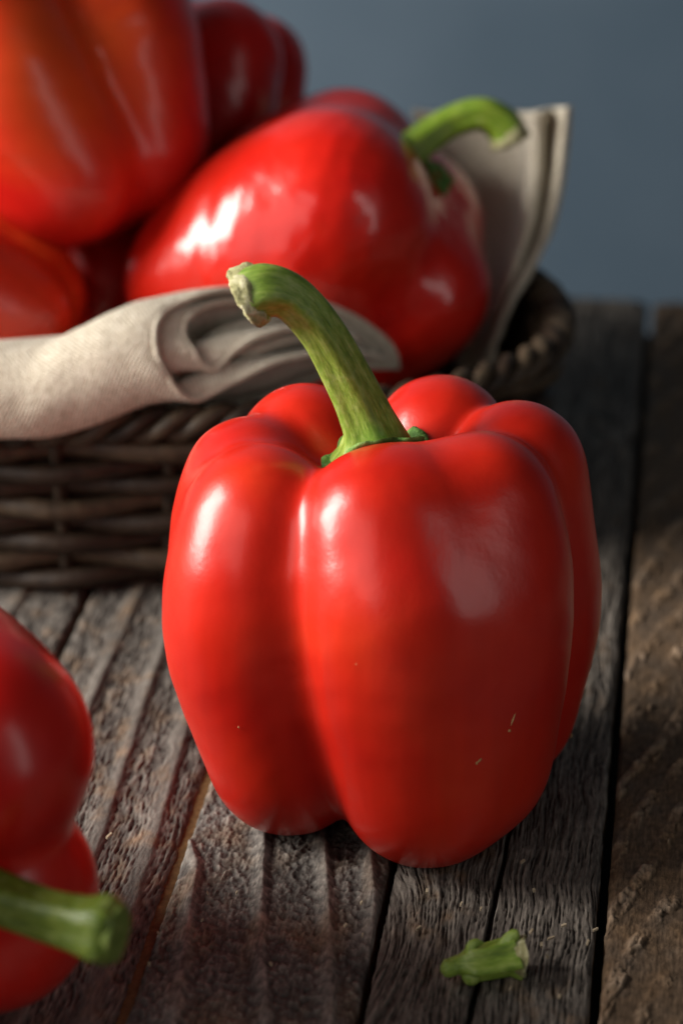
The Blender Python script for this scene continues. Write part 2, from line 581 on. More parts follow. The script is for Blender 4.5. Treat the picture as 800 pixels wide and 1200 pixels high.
def plank_height(kind, u, v, seed):
    """height (m) and colour mixes; u across, v along, both metres in the table's frame"""
    mm = 1000.0
    U, V = u * mm, v * mm
    wob = 2.2 * gnoise(V / 38, U / 60, seed) + 0.7 * gnoise(V / 11, U / 20, seed + 1)
    if kind == 'ridged':            # pebbly soft wood eroded between hard ridges that cross the board
        lines = [[(-33, -20), (-28, -32), (-21.5, -87), (-16, -140)],
                 [(-15, -20), (-8.0, -66), (-3.1, -85), (2, -130)],
                 [(-1, -21), (4.5, -51), (9.3, -83), (15, -130)],
                 [(8.0, -10), (10.4, -27), (13.0, -42), (16, -60)],
                 ]
        h = np.zeros_like(U)
        rid = np.zeros_like(U)
        for ln in lines:
            p = np.array(ln)[::-1]
            vv = p[:, 1]
            uu = p[:, 0]
            sl0 = (uu[1] - uu[0]) / (vv[1] - vv[0])
            sl1 = (uu[-1] - uu[-2]) / (vv[-1] - vv[-2])
            c = np.interp(V, vv, uu)
            c = np.where(V < vv[0], uu[0] + (V - vv[0]) * sl0, c)
            c = np.where(V > vv[-1], uu[-1] + (V - vv[-1]) * sl1, c)
            c = c + 0.5 * gnoise(V / 14, V * 0 + 3.3, seed + 2)
            d = U - c
            rp = np.where(d > 0, np.exp(-(d / 1.0) ** 2), np.exp(-(d / 2.1) ** 2))
            rid = np.maximum(rid, rp)
        soft = 1 - rid
        peb = fbm((U + 0.15 * V) / 1.5, V / 2.3, seed + 3, 4, 0.6)
        big = fbm(U / 7, V / 12, seed + 4, 2)
        h = 1.30 * rid + soft * (0.62 * peb + 0.35 * big) - 0.25 * soft
        h += 0.05 * gnoise(U / 0.35, V / 4, seed + 5)
        tone = 0.50 + 0.45 * peb + 0.30 * big + 0.28 * rid
        warm = 0.08 + 0.7 * fbm(U / 9, V / 16, seed + 6, 3)
    elif kind == 'streak':          # fine split grain
        w = U + wob + 5.0 * np.exp(-((U - 16) / 9) ** 2) * np.sin((V + 30) / 16.0)
        n = 0.8 * gnoise(w / 0.62, V / 15.0, seed + 3) + 0.7 * gnoise(w / 0.33, V / 7.0, seed + 4) + 0.45 * gnoise(w / 0.30, V / 2.2, seed + 14)
        n2 = gnoise(w / 2.6, V / 40, seed + 5)
        crk = sstep(-0.05, -0.55, n)
        h = -0.60 * crk + 0.24 * n + 0.35 * n2 + 0.18 * fbm(U / 8, V / 20, seed + 8, 2)
        if seed == 30:              # the long split in the middle of this board
            c = np.interp(V, [-140, -67, -13, 20, 300], [34.8, 37.6, 39.7, 41.2, 46]) + 0.5 * gnoise(V / 9, V * 0, 77)
            op = np.interp(V, [-140, -95, -40, 10, 50], [0.5, 0.75, 0.55, 0.35, 0.0])
            d = np.abs(U - c)
            cut = np.exp(-(d / np.maximum(op, 0.02)) ** 4) * (op > 0.03)
            h -= 2.6 * cut
            n = n - 0.8 * cut
        tone = 0.50 + 0.55 * n + 0.35 * n2
        warm = 0.12 + 1.0 * np.maximum(fbm(U / 5, V / 8, seed + 6, 4), 0) * sstep(-0.1, 0.4, gnoise(U / 20, V / 30, seed + 7))
    elif kind == 'sawn':            # torn diagonal saw ridges
        a = math.radians(20)
        q = U * math.cos(a) - V * math.sin(a)
        s = U * math.sin(a) + V * math.cos(a)
        jag = 2.6 * fbm(q / 6.0, s / 6.5, seed + 3, 4, 0.55) + 1.6 * gnoise(s / 2.8, q / 5, seed + 4)
        qq = (q + jag + 5.0 * gnoise(s / 40, q / 30, seed + 5)) / 9.5
        f = qq - np.floor(qq)
        amp = np.clip(0.40 + 1.5 * gnoise(s / 9, np.floor(qq) * 3.7, seed + 6), 0.05, 1.1)
        q0 = (q + 5.0 * gnoise(s / 40, q / 30, seed + 5) + 0.6 * gnoise(s / 5, q / 9, seed + 11)) / 9.5
        f0 = q0 - np.floor(q0)
        saw = sstep(0.50, 0.64, f0) * (1 - sstep(0.86, 0.89, f)) * (1 - sstep(0.97, 1.0, f0))
        rough = fbm(q / 1.5, s / 2.2, seed + 7, 4, 0.55)
        h = 1.15 * amp * saw * (0.8 + 0.8 * rough) + 0.16 * rough + 0.16 * gnoise((U + wob) / 0.6, V / 9, seed + 12) + 0.4 * gnoise(U / 10, V / 20, seed + 8)
        tone = 0.22 + 0.60 * saw * amp + 0.28 * rough
        warm = 0.75 + 0.35 * fbm(U / 6, V / 10, seed + 9, 3)
    else:                           # 'grain': wavy split grain with a few proud ridges
        w = U + wob
        n = gnoise(w / 0.70, V / 6.5, seed + 3) + 0.8 * gnoise(w / 0.36, V / 2.4, seed + 4)
        n2 = gnoise(w / 3.0, V / 30, seed + 5)
        rid = np.zeros_like(U)
        for c0 in ([-54.0, -41.0, -66.0] if seed == 20 else [U.mean() - 11, U.mean() + 9]):
            c = c0 + 2.2 * np.sin(V / 42.0 + c0) + 0.6 * gnoise(V / 14, V * 0 + c0, seed)
            d = U - c
            rid = np.maximum(rid, np.where(d > 0, np.exp(-(d / 1.2) ** 2), np.exp(-(d / 3.2) ** 2)))
        soft = 1 - rid
        h = 0.95 * rid + soft * (0.30 * n - 0.40 * sstep(-0.05, -0.5, n)) + 0.3 * n2
        tone = 0.46 + 0.50 * n * soft + 0.3 * n2 + 0.12 * rid
        warm = 0.05 + 0.9 * np.maximum(fbm(U / 6, V / 9, seed + 6, 4), 0)
    return h * 0.001, tone, warm


C_DARK = np.array([0.028, 0.025, 0.023])
C_MID = np.array([0.094, 0.085, 0.077])
C_LITE = np.array([0.265, 0.243, 0.215])
C_WARM = np.array([0.225, 0.128, 0.058])

KINDS = {6: ('grain', 20), 7: ('ridged', 10), 8: ('streak', 30), 9: ('sawn', 40), 5: ('grain', 50), 10: ('streak', 60)}


GW = {7: 0.0011, 8: 0.0008, 9: 0.0011}
RES = {6: (0.00026, 0.00040), 7: (0.00027, 0.00034), 8: (0.00020, 0.00050), 9: (0.00030, 0.00036)}


def make_plank(i):
    u0, u1 = GAPS[i] + GW.get(i, 0.0008), GAPS[i + 1] - GW.get(i + 1, 0.0008)
    kind, seed = KINDS.get(i, (['grain', 'streak', 'grain', 'sawn'][i % 4], 100 + i * 9))
    fine = i in (6, 7, 8, 9)
    mid = i in (5, 10)
    du = RES[i][0] if fine else (0.0006 if mid else 0.0016)
    ncol = int((u1 - u0) / du)
    uu = np.linspace(u0, u1, ncol)
    if fine:
        vv = np.concatenate([np.arange(-0.20, -0.105, 0.0025), np.arange(-0.105, 0.03, RES[i][1]),
                             np.arange(0.03, 0.13, 0.0007), np.arange(0.13, V_BACK, 0.0014)])
    elif mid:
        vv = np.concatenate([np.arange(-0.20, -0.11, 0.003), np.arange(-0.11, 0.15, 0.0009), np.arange(0.15, V_BACK, 0.0016)])
    else:
        vv = np.arange(-0.20, V_BACK, 0.004)
    vend = V_BACK + 0.004 * math.sin(i * 12.7) * 0.6
    vv = np.append(vv[vv < vend - 0.0006], vend)
    Ug, Vg = np.meshgrid(uu, vv)
    # slightly ragged long edges
    e0 = 0.00035 * fbm(vv * 1000 / 7, vv * 0 + i, 200 + i, 4, 0.6)
    e1 = 0.00035 * fbm(vv * 1000 / 7, vv * 0 + i + 5.5, 230 + i, 4, 0.6)
    t = (Ug - u0) / (u1 - u0)
    Ush = Ug + e0[:, None] * (1 - t) ** 6 + e1[:, None] * t ** 6
    h, tone, warm = plank_height(kind, Ush, Vg, seed)
    de = np.minimum(Ug - u0, u1 - Ug) * 1000
    h = h - 0.0011 * np.exp(-(de / 0.55)) - 0.0004 * np.exp(-(de / 2.5))
    lvl = {6: -0.0006, 7: 0.0, 8: 0.0002, 9: -0.0003}.get(i, -0.0005)
    Zg = h + lvl
    tone = np.clip(tone, 0, 1)[..., None]
    warm = np.clip(warm, 0, 1)[..., None]
    col = np.where(tone < 0.5, C_DARK + (C_MID - C_DARK) * tone * 2, C_MID + (C_LITE - C_MID) * (tone - 0.5) * 2)
    wc = C_WARM * (0.35 + 1.0 * tone)
    col = col * (1 - 0.75 * warm) + wc * 0.75 * warm
    # side skirts down into the gaps: fresh ochre-brown wood
    zb = -0.011
    L0 = np.stack([Ush[:, 0], vv, np.full(len(vv), zb)], -1)
    R0 = np.stack([Ush[:, -1], vv, np.full(len(vv), zb)], -1)
    top = np.stack([Ush, Vg, Zg], -1)
    V3 = np.concatenate([L0[:, None], top, R0[:, None]], 1)
    side = np.tile(np.array([0.30, 0.165, 0.055]), (len(vv), 1, 1))
    C3 = np.concatenate([side, col, side], 1)
    nr, nc = V3.shape[:2]
    C4 = np.concatenate([C3, np.ones((nr, nc, 1))], -1)
    # end skirts
    b = V3[-1].copy()
    b[:, 2] = zb
    f = V3[0].copy()
    f[:, 2] = zb
    V4 = np.concatenate([f[None], V3, b[None]], 0)
    C5 = np.concatenate([C4[:1], C4, C4[-1:]], 0)
    nr += 2
    p = mesh_obj('plank', V4.reshape(-1, 3), grid_faces(nr, nc), M_WOOD, table, True, None, C5.reshape(-1, 4))
    return p


for i in range(len(GAPS) - 1):
    make_plank(i)

# frame board under the planks that closes the gaps
def box_mesh(x0, x1, y0, y1, z0, z1):
    v = [(x, y, z) for z in (z0, z1) for y in (y0, y1) for x in (x0, x1)]
    f = [(0, 2, 3, 1), (4, 5, 7, 6), (0, 1, 5, 4), (2, 6, 7, 3), (0, 4, 6, 2), (1, 3, 7, 5)]
    return v, f


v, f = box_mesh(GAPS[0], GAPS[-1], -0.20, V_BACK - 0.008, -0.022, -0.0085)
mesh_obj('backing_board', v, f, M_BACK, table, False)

# ochre sapwood strip that shows in the gap left of the front pepper
v, f = box_mesh(GAPS[7] - 0.0016, GAPS[7] + 0.0016, -0.20, V_BACK - 0.02, -0.009, -0.0021)
mesh_obj('gap_strip', v, f, plain_noise('ochre_sapwood', (0.08, 0.042, 0.014), (0.16, 0.09, 0.032), 500), table, False)

# ------------------------------------------------------------------ peppers
def seg_sdf(P, a, b):
    """tapered capsule; a, b = (x, y, z, r)"""
    pa = P - a[:3]
    ba = b[:3] - a[:3]
    t = np.clip(pa @ ba / max(ba @ ba, 1e-9), 0, 1)
    d = pa - t[:, None] * ba
    return np.sqrt((d * d).sum(1)) - (a[3] + (b[3] - a[3]) * t)


def smin(a, b, k):
    h = np.maximum(k - np.abs(a - b), 0) / k
    return np.minimum(a, b) - h * h * k * 0.25


def pepper_sdf(lobes, k, kf=None):
    chains = []
    for lb in lobes:
        pts = spline(lb, 15) if len(lb) > 2 else np.array(lb, float)
        chains.append(pts)

    def f(P):
        out = None
        for ci, c in enumerate(chains):
            d = None
            for a, b in zip(c[:-1], c[1:]):
                s = seg_sdf(P, a, b)
                d = s if d is None else np.minimum(d, s)
            kk = k if not callable(k) else k(P[:, 2])
            out = d if out is None else smin(out, d, kk * (kf[ci] if kf else 1.0))
        return out
    return f


def pepper_body(lobes, k, centre, nlat, nlon, bumps=0.0, seed=0, kf=None):
    f = pepper_sdf(lobes, k, kf)
    th = np.arange(nlon) / nlon * 2 * np.pi
    ph = np.linspace(-np.pi / 2, np.pi / 2, nlat)
    PH, THT = np.meshgrid(ph, th, indexing='ij')
    D = np.stack([np.cos(PH) * np.cos(THT), np.cos(PH) * np.sin(THT), np.sin(PH)], -1).reshape(-1, 3)
    c = np.array(centre, float)
    lo = np.full(len(D), 4.0)
    hi = np.full(len(D), 110.0)
    for _ in range(17):
        m = (lo + hi) / 2
        ins = f(c + D * m[:, None]) < 0
        lo = np.where(ins, m, lo)
        hi = np.where(ins, hi, m)
    r = (lo + hi) / 2
    R = r.reshape(nlat, nlon)
    # relax creases slightly
    for _ in range(2):
        A = R.copy()
        A[1:-1] = (R[:-2] + R[2:] + np.roll(R, 1, 1)[1:-1] + np.roll(R, -1, 1)[1:-1] + 2 * R[1:-1]) / 6
        R = A
    wl = np.clip((1.05 - np.abs(ph)) / 0.25, 0.12, 1)[:, None][1:-1]
    for _ in range(int(34 * (nlat / 230.0) ** 2) + 4):
        A = R.copy()
        A[1:-1] = R[1:-1] + wl * ((R[:-2] + R[2:] + 2 * R[1:-1]) / 4 - R[1:-1])
        R = A
    R[0] = R[0].mean()
    R[-1] = R[-1].mean()
    if bumps:
        w = np.cos(PH)
        R = R + bumps * w * (gnoise(np.cos(THT) * 2.0 + 40, PH * 2.4 + 9 + np.sin(THT) * 2.0, seed) + 0.5 * gnoise(np.cos(THT) * 5 + 20, PH * 7 + np.sin(THT) * 5, seed + 2))
        R[:, :] = R
    V = c + D * R.reshape(-1)[:, None]
    return V * 0.001, grid_faces(nlat, nlon, True), f


def make_stem(path_mm, radii_mm, parent, mat, ribs=5, n=60, nseg=40, seed=0, cut_rough=0.5, cut_mat=None, flare=1.0):
    """path rows in mm (x, y, z); returns the stem object; the cut end is a sub-part"""
    P = spline(path_mm, n)
    R = spline([[r, 0] for r in radii_mm], n)[:, 0]
    L = np.concatenate([[0], np.cumsum(np.linalg.norm(np.diff(P, axis=0), axis=1))])

    def mod(th, t):
        g = 0.075 * np.cos(ribs * th + seed + 1.5 * t) + 0.03 * np.cos(2 * th + seed * 2 + 3 * t)
        g = g + 0.03 * gnoise(np.cos(th) * 3 + 9, np.sin(th) * 3 + t * 9, seed)
        g = g + 0.020 * gnoise(th * 5 / np.pi * 2 + 3, np.full_like(th, t * 14), seed + 4) * np.minimum(1, np.minimum(th, 2 * np.pi - th) * 3)
        return 1 + g
    V, F = sweep(P * 0.001, R * 0.001, nseg, mod)
    uv = np.zeros((len(V), 2))
    th = np.tile(np.arange(nseg) / nseg, n)
    uv[:n * nseg, 0] = np.abs(th - 0.5) * 2
    uv[:n * nseg, 1] = np.repeat(L / 10.0, nseg)
    stem = mesh_obj('stem', V, F, mat, parent, True, uv)
    # ragged dry callus over the cut end
    T = P[-1] - P[-3]
    T /= np.linalg.norm(T)
    a = np.cross(T, [0.13, 0.9, 0.3])
    a /= np.linalg.norm(a)
    b = np.cross(T, a)
    ns = 64
    tt = np.arange(ns) / ns * 2 * np.pi
    ct, st = np.cos(tt), np.sin(tt)
    skirt = cut_rough * (5.2 + 3.0 * gnoise(ct * 2 + 4, st * 2 + 4, seed + 21) + 2.0 * gnoise(ct * 6 + 4, st * 6 + 4, seed + 22))
    upness = a[2] * ct + b[2] * st
    skirt = skirt * (1 + 0.7 * np.maximum(upness, 0))
    rows_ = []
    for i in range(7):
        q = i / 6
        along = -skirt * (1 - q)
        rr = R[-1] * (1.045 + 0.10 * q * flare) + (0.20 + 0.45 * q) * fbm(ct * 5 + 7, st * 5 + along * 1.2, seed + 5, 3)
        if i == 0:
            rr = R[-1] * 0.90
        rows_.append(P[-1] + np.outer(along, T) + np.outer(rr * ct, a) + np.outer(rr * st, b))
    for i in range(9):
        q = 0.96 * (1 - i / 8)
        hgt = cut_rough * (1.4 - 0.9 * q ** 3 + 2.6 * fbm(q * ct * 3.2 + 7, q * st * 3.2 + 3, seed + 5, 4, 0.6))
        rr = R[-1] * (1.0 + 0.1 * flare) * q * (1 + 0.05 * gnoise(ct * 5, st * 5, seed + 3))
        rows_.append(P[-1] + np.outer(hgt, T) + np.outer(rr * ct, a) + np.outer(rr * st, b))
    pts = np.stack(rows_)
    mesh_obj('cut_end', pts.reshape(-1, 3) * 0.001, grid_faces(len(rows_), ns, True), cut_mat or M_CUT, stem, True)
    return stem


def make_calyx(centre, rad, parent, f, seed=0, star=5):
    """leafy collar that follows the hollow of the crown"""
    nr, ns = 14, 90
    rr = np.linspace(0.25, 1.0, nr)
    tt = np.arange(ns) / ns * 2 * np.pi
    RR, TT = np.meshgrid(rr, tt, indexing='ij')
    edge = 1 + 0.12 * np.cos(star * TT + seed) + 0.09 * np.cos(3 * TT + seed * 1.7) + 0.10 * gnoise(np.cos(TT) * 4 + 3, np.sin(TT) * 4, seed)
    r = rad * RR * edge
    x = centre[0] + r * np.cos(TT)
    y = centre[1] + r * np.sin(TT)
    # find the pepper surface below
    P = np.stack([x, y, np.full_like(x, 0)], -1).reshape(-1, 3)
    lo = np.full(len(P), centre[2] - 25.0)
    hi = np.full(len(P), centre[2] + 25.0)
    for _ in range(14):
        m = (lo + hi) / 2
        P[:, 2] = m
        ins = f(P) < 0
        lo = np.where(ins, m, lo)
        hi = np.where(ins, hi, m)
    zs = ((lo + hi) / 2).reshape(RR.shape)
    lift = 0.7 + 1.4 * np.clip(RR - 0.55, 0, 1) ** 2 * 3 * (0.6 + 0.9 * gnoise(TT * 7 / np.pi / 2 * 2, RR, seed + 3))
    zt = zs + lift + 0.35 * gnoise(x / 1.6, y / 1.6, seed + 5)
    zb = zs + lift - 1.1
    top = np.stack([x, y, zt], -1).reshape(-1, 3)
    bot = np.stack([x, y, zb], -1).reshape(-1, 3)[::-1]
    bot = np.stack([x[::-1], y[::-1], zb[::-1]], -1).reshape(-1, 3)
    V = np.vstack([top, bot])
    return mesh_obj('calyx', V * 0.001, grid_faces(2 * nr, ns, True), M_CALYX, parent, True)


def make_pepper(label, loc, rot, lobes, k, centre, mat, stem=None, calyx=None, group=None, res=(120, 180), bumps=0.0, seed=0, stem_m=None, cut_m=None, kf=None):
    root = empty('bell_pepper', loc)
    root.rotation_euler = rot
    tag(root, label, 'bell pepper', group)
    V, F, f = pepper_body(lobes, k, centre, res[0], res[1], bumps, seed, kf)
    body = mesh_obj('body', V, F, mat, root, True)
    if calyx:
        make_calyx(calyx[0], calyx[1], root, f, seed + 2)
    if stem:
        make_stem(stem[0], stem[1], root, stem_m or M_STEM, seed=seed, cut_mat=cut_m, flare=0.0 if cut_m else 1.0, cut_rough=0.3 if cut_m else 0.5)
    return root, body, f


# --- the pepper in the middle (mm, axis upright)
LOBES_M = [
    [(8.5, -23, 18.5, 18.5), (3.5, -21.5, 42, 20.0), (1.0, -21, 62, 19.5), (-1.5, -16, 77.5, 17.3)],       # front
    [(11, -20, 19, 18), (12, -17, 44, 20.5), (11, -16, 62, 20.5), (9, -12, 74.5, 18.5)],                  # front, middle of the broad face
    [(19.5, -13.5, 19, 18), (21.5, -13, 46, 19), (22, -11.5, 65, 18.5), (20.5, -7.5, 78, 16.8)],          # front right
    [(-21.5, -11, 18.5, 18.5), (-27.5, -8, 44, 21.0), (-28.5, -7.5, 61, 20.0), (-27.5, -6, 74, 17.3)],      # front left
    [(-20, 9, 20, 16), (-30, 12, 46, 18), (-31, 12, 63, 17.3), (-30, 11.5, 75, 15.5)],                  # left
    [(-8, 18, 20, 15), (-17, 26, 46, 19), (-18, 26, 64, 18), (-18, 25, 77, 15.8)],                      # back left
    [(9, 18, 20, 15), (14, 26, 46, 20), (14, 27, 66, 19), (13, 26, 78.5, 16)],                            # back right
    [(29, 10, 17, 15.5), (33.5, 10, 44, 16), (31.5, 11, 64, 15.8), (29.5, 11, 79, 15.5)],                 # right
    [(0, 3, 26, 20), (-1, 4, 61.5, 23)],                                                                   # core
]


def blend_m(z):
    return np.interp(z, [0, 18, 45, 70, 85, 100], [4.5, 5.5, 7, 8, 5.0, 4])


STEM_M = ([(-2.5, 5, 82), (-2.6, 5, 87), (-4.0, 4.5, 93), (-8.5, 3.5, 104), (-14.5, 2, 116), (-20.5, 1, 123.5), (-26, 0, 125.5), (-30, 0, 123.5)],
          [10.5, 7.8, 5.8, 5.0, 4.7, 4.9, 5.9, 6.2])
pm, body_m, f_m = make_pepper('large glossy red bell pepper standing upright in front with curved green stem',
                              (0.0097, 0, 0), (0, 0, 0), LOBES_M, blend_m, (0, 2, 47), M_PEP, STEM_M, ((-2, 5, 85), 11.2),
                              res=(230, 340), bumps=0.35, seed=1, kf=[1, 1.6, 1.1, 1, 0.8, 0.8, 0.8, 0.5, 1])


def scar(px, py, w, h, tilt, seed):
    """small corky fleck lying on the front pepper's skin"""
    d0 = Vector(pix(px, py, -0.03)) - Vector((0, -CAM_D, CAM_H))
    d0.normalize()
    o = np.array((0, -CAM_D, CAM_H)) * 1000 - np.array([9.7, 0, 0])
    d = np.array(d0)
    t = 400.0
    for _ in range(60):
        t += float(f_m((o + d * t)[None])[0]) * 0.8
    p = o + d * t
    e = 0.2
    n = np.array([float(f_m((p + e * ax)[None])[0] - f_m((p - e * ax)[None])[0]) for ax in np.eye(3)])
    n /= np.linalg.norm(n)
    a = np.cross([0, 0, 1], n)
    a /= np.linalg.norm(a)
    b = np.cross(n, a)
    ct, st = math.cos(tilt), math.sin(tilt)
    a, b = a * ct + b * st, b * ct - a * st
    ns = 22
    vs, fs = [p + n * 0.42], []
    for j in range(ns):
        th = j / ns * 2 * math.pi
        m = 1 + 0.9 * float(gnoise(np.array([math.cos(th) * 2.2 + seed]), np.array([math.sin(th) * 2.2 + seed]), 3)[0])
        q = p + a * w * m * math.cos(th) + b * h * m * math.sin(th)
        q = q - n * float(f_m(q[None])[0]) + n * 0.16
        vs.append(q)
        fs.append((0, 1 + j, 1 + (j + 1) % ns))
    mesh_obj('scar', np.array(vs) * 0.001, fs, M_SCAR, body_m, True)


scar(600, 843, 0.22, 1.5, -0.35, 1)
scar(596, 856, 0.45, 0.35, -0.5, 3)
scar(561, 891, 0.7, 0.3, 0.6, 5)
scar(558, 894, 0.3, 0.4, 0.0, 7)
scar(668, 862, 0.2, 0.7, -0.3, 9)
scar(280, 852, 0.15, 0.35, 0.2, 12)


def lobes_generic(n, R, H, seed, rs=1.0, taper=0.78, off=0.0):
    rg = random.Random(seed)
    out = []
    for i in range(n):
        a = off + (i + rg.uniform(-0.12, 0.12)) / n * 2 * math.pi
        r = R * rg.uniform(0.46, 0.50) * rs
        d = R - r
        top = H * rg.uniform(0.97, 1.03)
        c, s = math.cos(a), math.sin(a)
        out.append([(c * d * taper * 0.8, s * d * taper * 0.8, r * 0.86, r * 0.86), (c * d, s * d, H * 0.5, r * 1.02), (c * d * 0.98, s * d * 0.98, top - r * 0.98, r * 0.98)])
    out.append([(0, 0, R * 0.5, R * 0.45), (0, 0, H - R * 0.62, R * 0.48)])
    return out


def rot_to(axis, roll):
    """euler that turns local +Z to axis, after rolling about it"""
    q = Vector(axis).normalized().to_track_quat('Z', 'Y')
    return (q @ Matrix.Rotation(roll, 4, 'Z').to_quaternion()).to_euler()


def place(axis, face, centre_world, centre_local_mm):
    """location so that a local point lands on a world point; local +X is rolled towards face"""
    q0 = Vector(axis).normalized().to_track_quat('Z', 'Y')
    fl = q0.inverted() @ Vector(face)
    e = rot_to(axis, math.atan2(fl.y, fl.x))
    M = e.to_matrix()
    return tuple(Vector(centre_world) - M @ (Vector(centre_local_mm) * 0.001)), e


def world_path(pts, loc, e):
    M = e.to_matrix().inverted()
    return [tuple((M @ (Vector(pix(*p)) - Vector(loc))) * 1000) for p in pts]


GRP = 'red bell peppers heaped in the basket'

# --- basket pepper with the bright stem, lying on its side
LOBES_1 = [[(13, 0, 28, 28.5), (15, 0, 48, 31.5), (16.5, 0, 65, 30)],
           [(-8, 16, 25, 21), (-9, 22, 48, 24), (-10, 23, 72, 22)],
           [(-8, -16, 25, 21), (-8, -22, 48, 24), (-8, -23, 72, 21)],
           [(-13, 0, 25, 21), (-17, 0, 48, 25), (-18, 0, 76, 23.5)],
           [(0, 0, 29, 25), (-3, 0, 64, 24)]]
loc, e = place((0.82, -0.02, 0.54), (-0.35, -0.8, 0.6), (-0.013, 0.190, 0.064), (0, 0, 47))
make_pepper('glossy red bell pepper lying in the basket with its bright green stem pointing right', loc, e, LOBES_1, 10.0, (0, 0, 47),
            M_PEP1, (world_path([(428, 232, 0.186), (448, 208, 0.187), (478, 180, 0.191), (522, 147, 0.197), (562, 134, 0.198), (588, 146, 0.198), (598, 166, 0.197)], loc, e),
                    [8.5, 6.5, 5.2, 4.5, 4.5, 5.0, 5.2]),
            ((0, 0, 80), 5.5), GRP, (120, 180), 1.0, 3, M_STEM2)

# --- big pepper at the top left of the heap
LOBES_2 = lobes_generic(3, 46, 100, 5, 1.14, 0.85, 0.0)
loc, e = place((-0.45, 0.35, 0.82), (-0.5, -0.87, 0.1), (-0.084, 0.200, 0.116), (0, 0, 49))
make_pepper('big red bell pepper with a painted orange glow of light on top of the heap, upper left corner', loc, e, LOBES_2, 5.0, (0, 0, 49),
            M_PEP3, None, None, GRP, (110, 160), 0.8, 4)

# --- dark one behind
LOBES_3 = lobes_generic(4, 37, 76, 8, 1.0, 0.85, 0.0)
loc, e = place((0.2, 0.35, 0.9), (0.5, -1, 0), (-0.047, 0.258, 0.087), (0, 0, 38))
make_pepper('shaded red bell pepper at the back of the heap, behind the stemmed one', loc, e, LOBES_3, 5.0, (0, 0, 38),
            M_PEP2, None, None, GRP, (90, 130), 0.8, 5)

# --- left one, behind the napkin
LOBES_4 = lobes_generic(3, 39, 84, 21, 1.14, 0.85, 0.0)
loc, e = place((-0.85, 0.1, 0.35), (0.2, -0.8, 0.6), (-0.1145, 0.158, 0.067), (0, 0, 42))
make_pepper('red bell pepper resting against the napkin at the left edge', loc, e, LOBES_4, 5.0, (0, 0, 42),
            M_PEP4, None, None, GRP, (90, 130), 0.8, 6)

# --- one deep inside the basket, in the dark between the others
LOBES_5 = lobes_generic(4, 33, 66, 31, 1.0, 0.85, 0.7)
loc, e = place((0.1, 0.5, 0.8), (0, -1, 0), (-0.080, 0.217, 0.040), (0, 0, 33))
make_pepper('red bell pepper deep in the shadow between the other basket peppers', loc, e, LOBES_5, 5.0, (0, 0, 33),
            M_PEP2, None, None, GRP, (80, 120), 0.8, 7)

# --- foreground pepper at the lower left
LOBES_F = lobes_generic(4, 50, 94, 14, 1.0, 0.85, 0.78)
loc, e = place((0.62, -0.78, 0.02), (0.75, 0.6, 0.0), (-0.1015, -0.081, 0.049), (0, 0, 47))
make_pepper('out-of-focus red bell pepper lying at the lower left corner, green stem towards the right', loc, e, LOBES_F, 5.0, (0, 0, 47),
            M_PEP2, (world_path([(-125, 1005, -0.092), (-95, 1015, -0.098), (-20, 1045, -0.108), (50, 1072, -0.116), (95, 1085, -0.121), (122, 1091, -0.123), (140, 1095, -0.124)], loc, e),
                     [7.5, 5.8, 5.2, 4.9, 5.3, 6.3, 5.0]),
            ((0, 0, 74), 7), None, (150, 220), 0.6, 8, M_STEM_SHADED, M_CUT2)

# ------------------------------------------------------------------ wicker basket
BC = np.array([-0.066, 0.176])
BROT = math.radians(5)
BL, BW, BH = 0.128, 0.074, 0.049


def basket_pt(s, z, out=0.0):
    """s = 0..1 round the basket; z = height in m"""
    a = s * 2 * np.pi
    c, sn = np.cos(a), np.sin(a)
    p = 2.3
    fl = 0.90 + 0.10 * (z / BH)
    x = np.sign(c) * np.abs(c) ** (2 / p) * BL * fl
    y = np.sign(sn) * np.abs(sn) ** (2 / p) * BW * fl
    # outward normal (superellipse)
    nx = np.sign(c) * np.abs(c) ** (2 - 2 / p) / BL
    ny = np.sign(sn) * np.abs(sn) ** (2 - 2 / p) / BW
    l = np.sqrt(nx * nx + ny * ny) + 1e-9
    x, y = x + out * nx / l, y + out * ny / l
    cr, sr = math.cos(BROT), math.sin(BROT)
    return np.stack([BC[0] + x * cr - y * sr, BC[1] + x * sr + y * cr, np.zeros_like(x) + z], -1)


def even_params(n):
    s = np.linspace(0, 1, 4001)
    p = basket_pt(s, 0.03)
    L = np.concatenate([[0], np.cumsum(np.linalg.norm(np.diff(p, axis=0), axis=1))])
    return np.interp(np.linspace(0, L[-1], n, endpoint=False), L, s)


basket = empty('wicker_basket', (BC[0], BC[1], 0))
tag(basket, 'dark brown woven wicker basket holding the heap of red peppers', 'basket')
binv = np.array([BC[0], BC[1], 0])
NST = 22


def closed_tube(path, rad, nseg):
    P = np.asarray(path)
    n = len(P)
    T = np.roll(P, -1, 0) - np.roll(P, 1, 0)
    T /= np.linalg.norm(T, axis=1)[:, None]
    A = np.cross(T, [0, 0, 1.0])
    A /= np.linalg.norm(A, axis=1)[:, None]
    B = np.cross(T, A)
    th = np.arange(nseg) / nseg * 2 * np.pi
    rad = np.broadcast_to(rad, (n,))
    V = P[:, None] + rad[:, None, None] * (np.cos(th)[None, :, None] * A[:, None] + np.sin(th)[None, :, None] * B[:, None])
    i = np.arange(n)[:, None]
    j = np.arange(nseg)[None]
    a = i * nseg + j
    b = i * nseg + (j + 1) % nseg
    c = ((i + 1) % n) * nseg + (j + 1) % nseg
    d = ((i + 1) % n) * nseg + j
    return V.reshape(-1, 3), np.stack([a, d, c, b], -1).reshape(-1, 4)


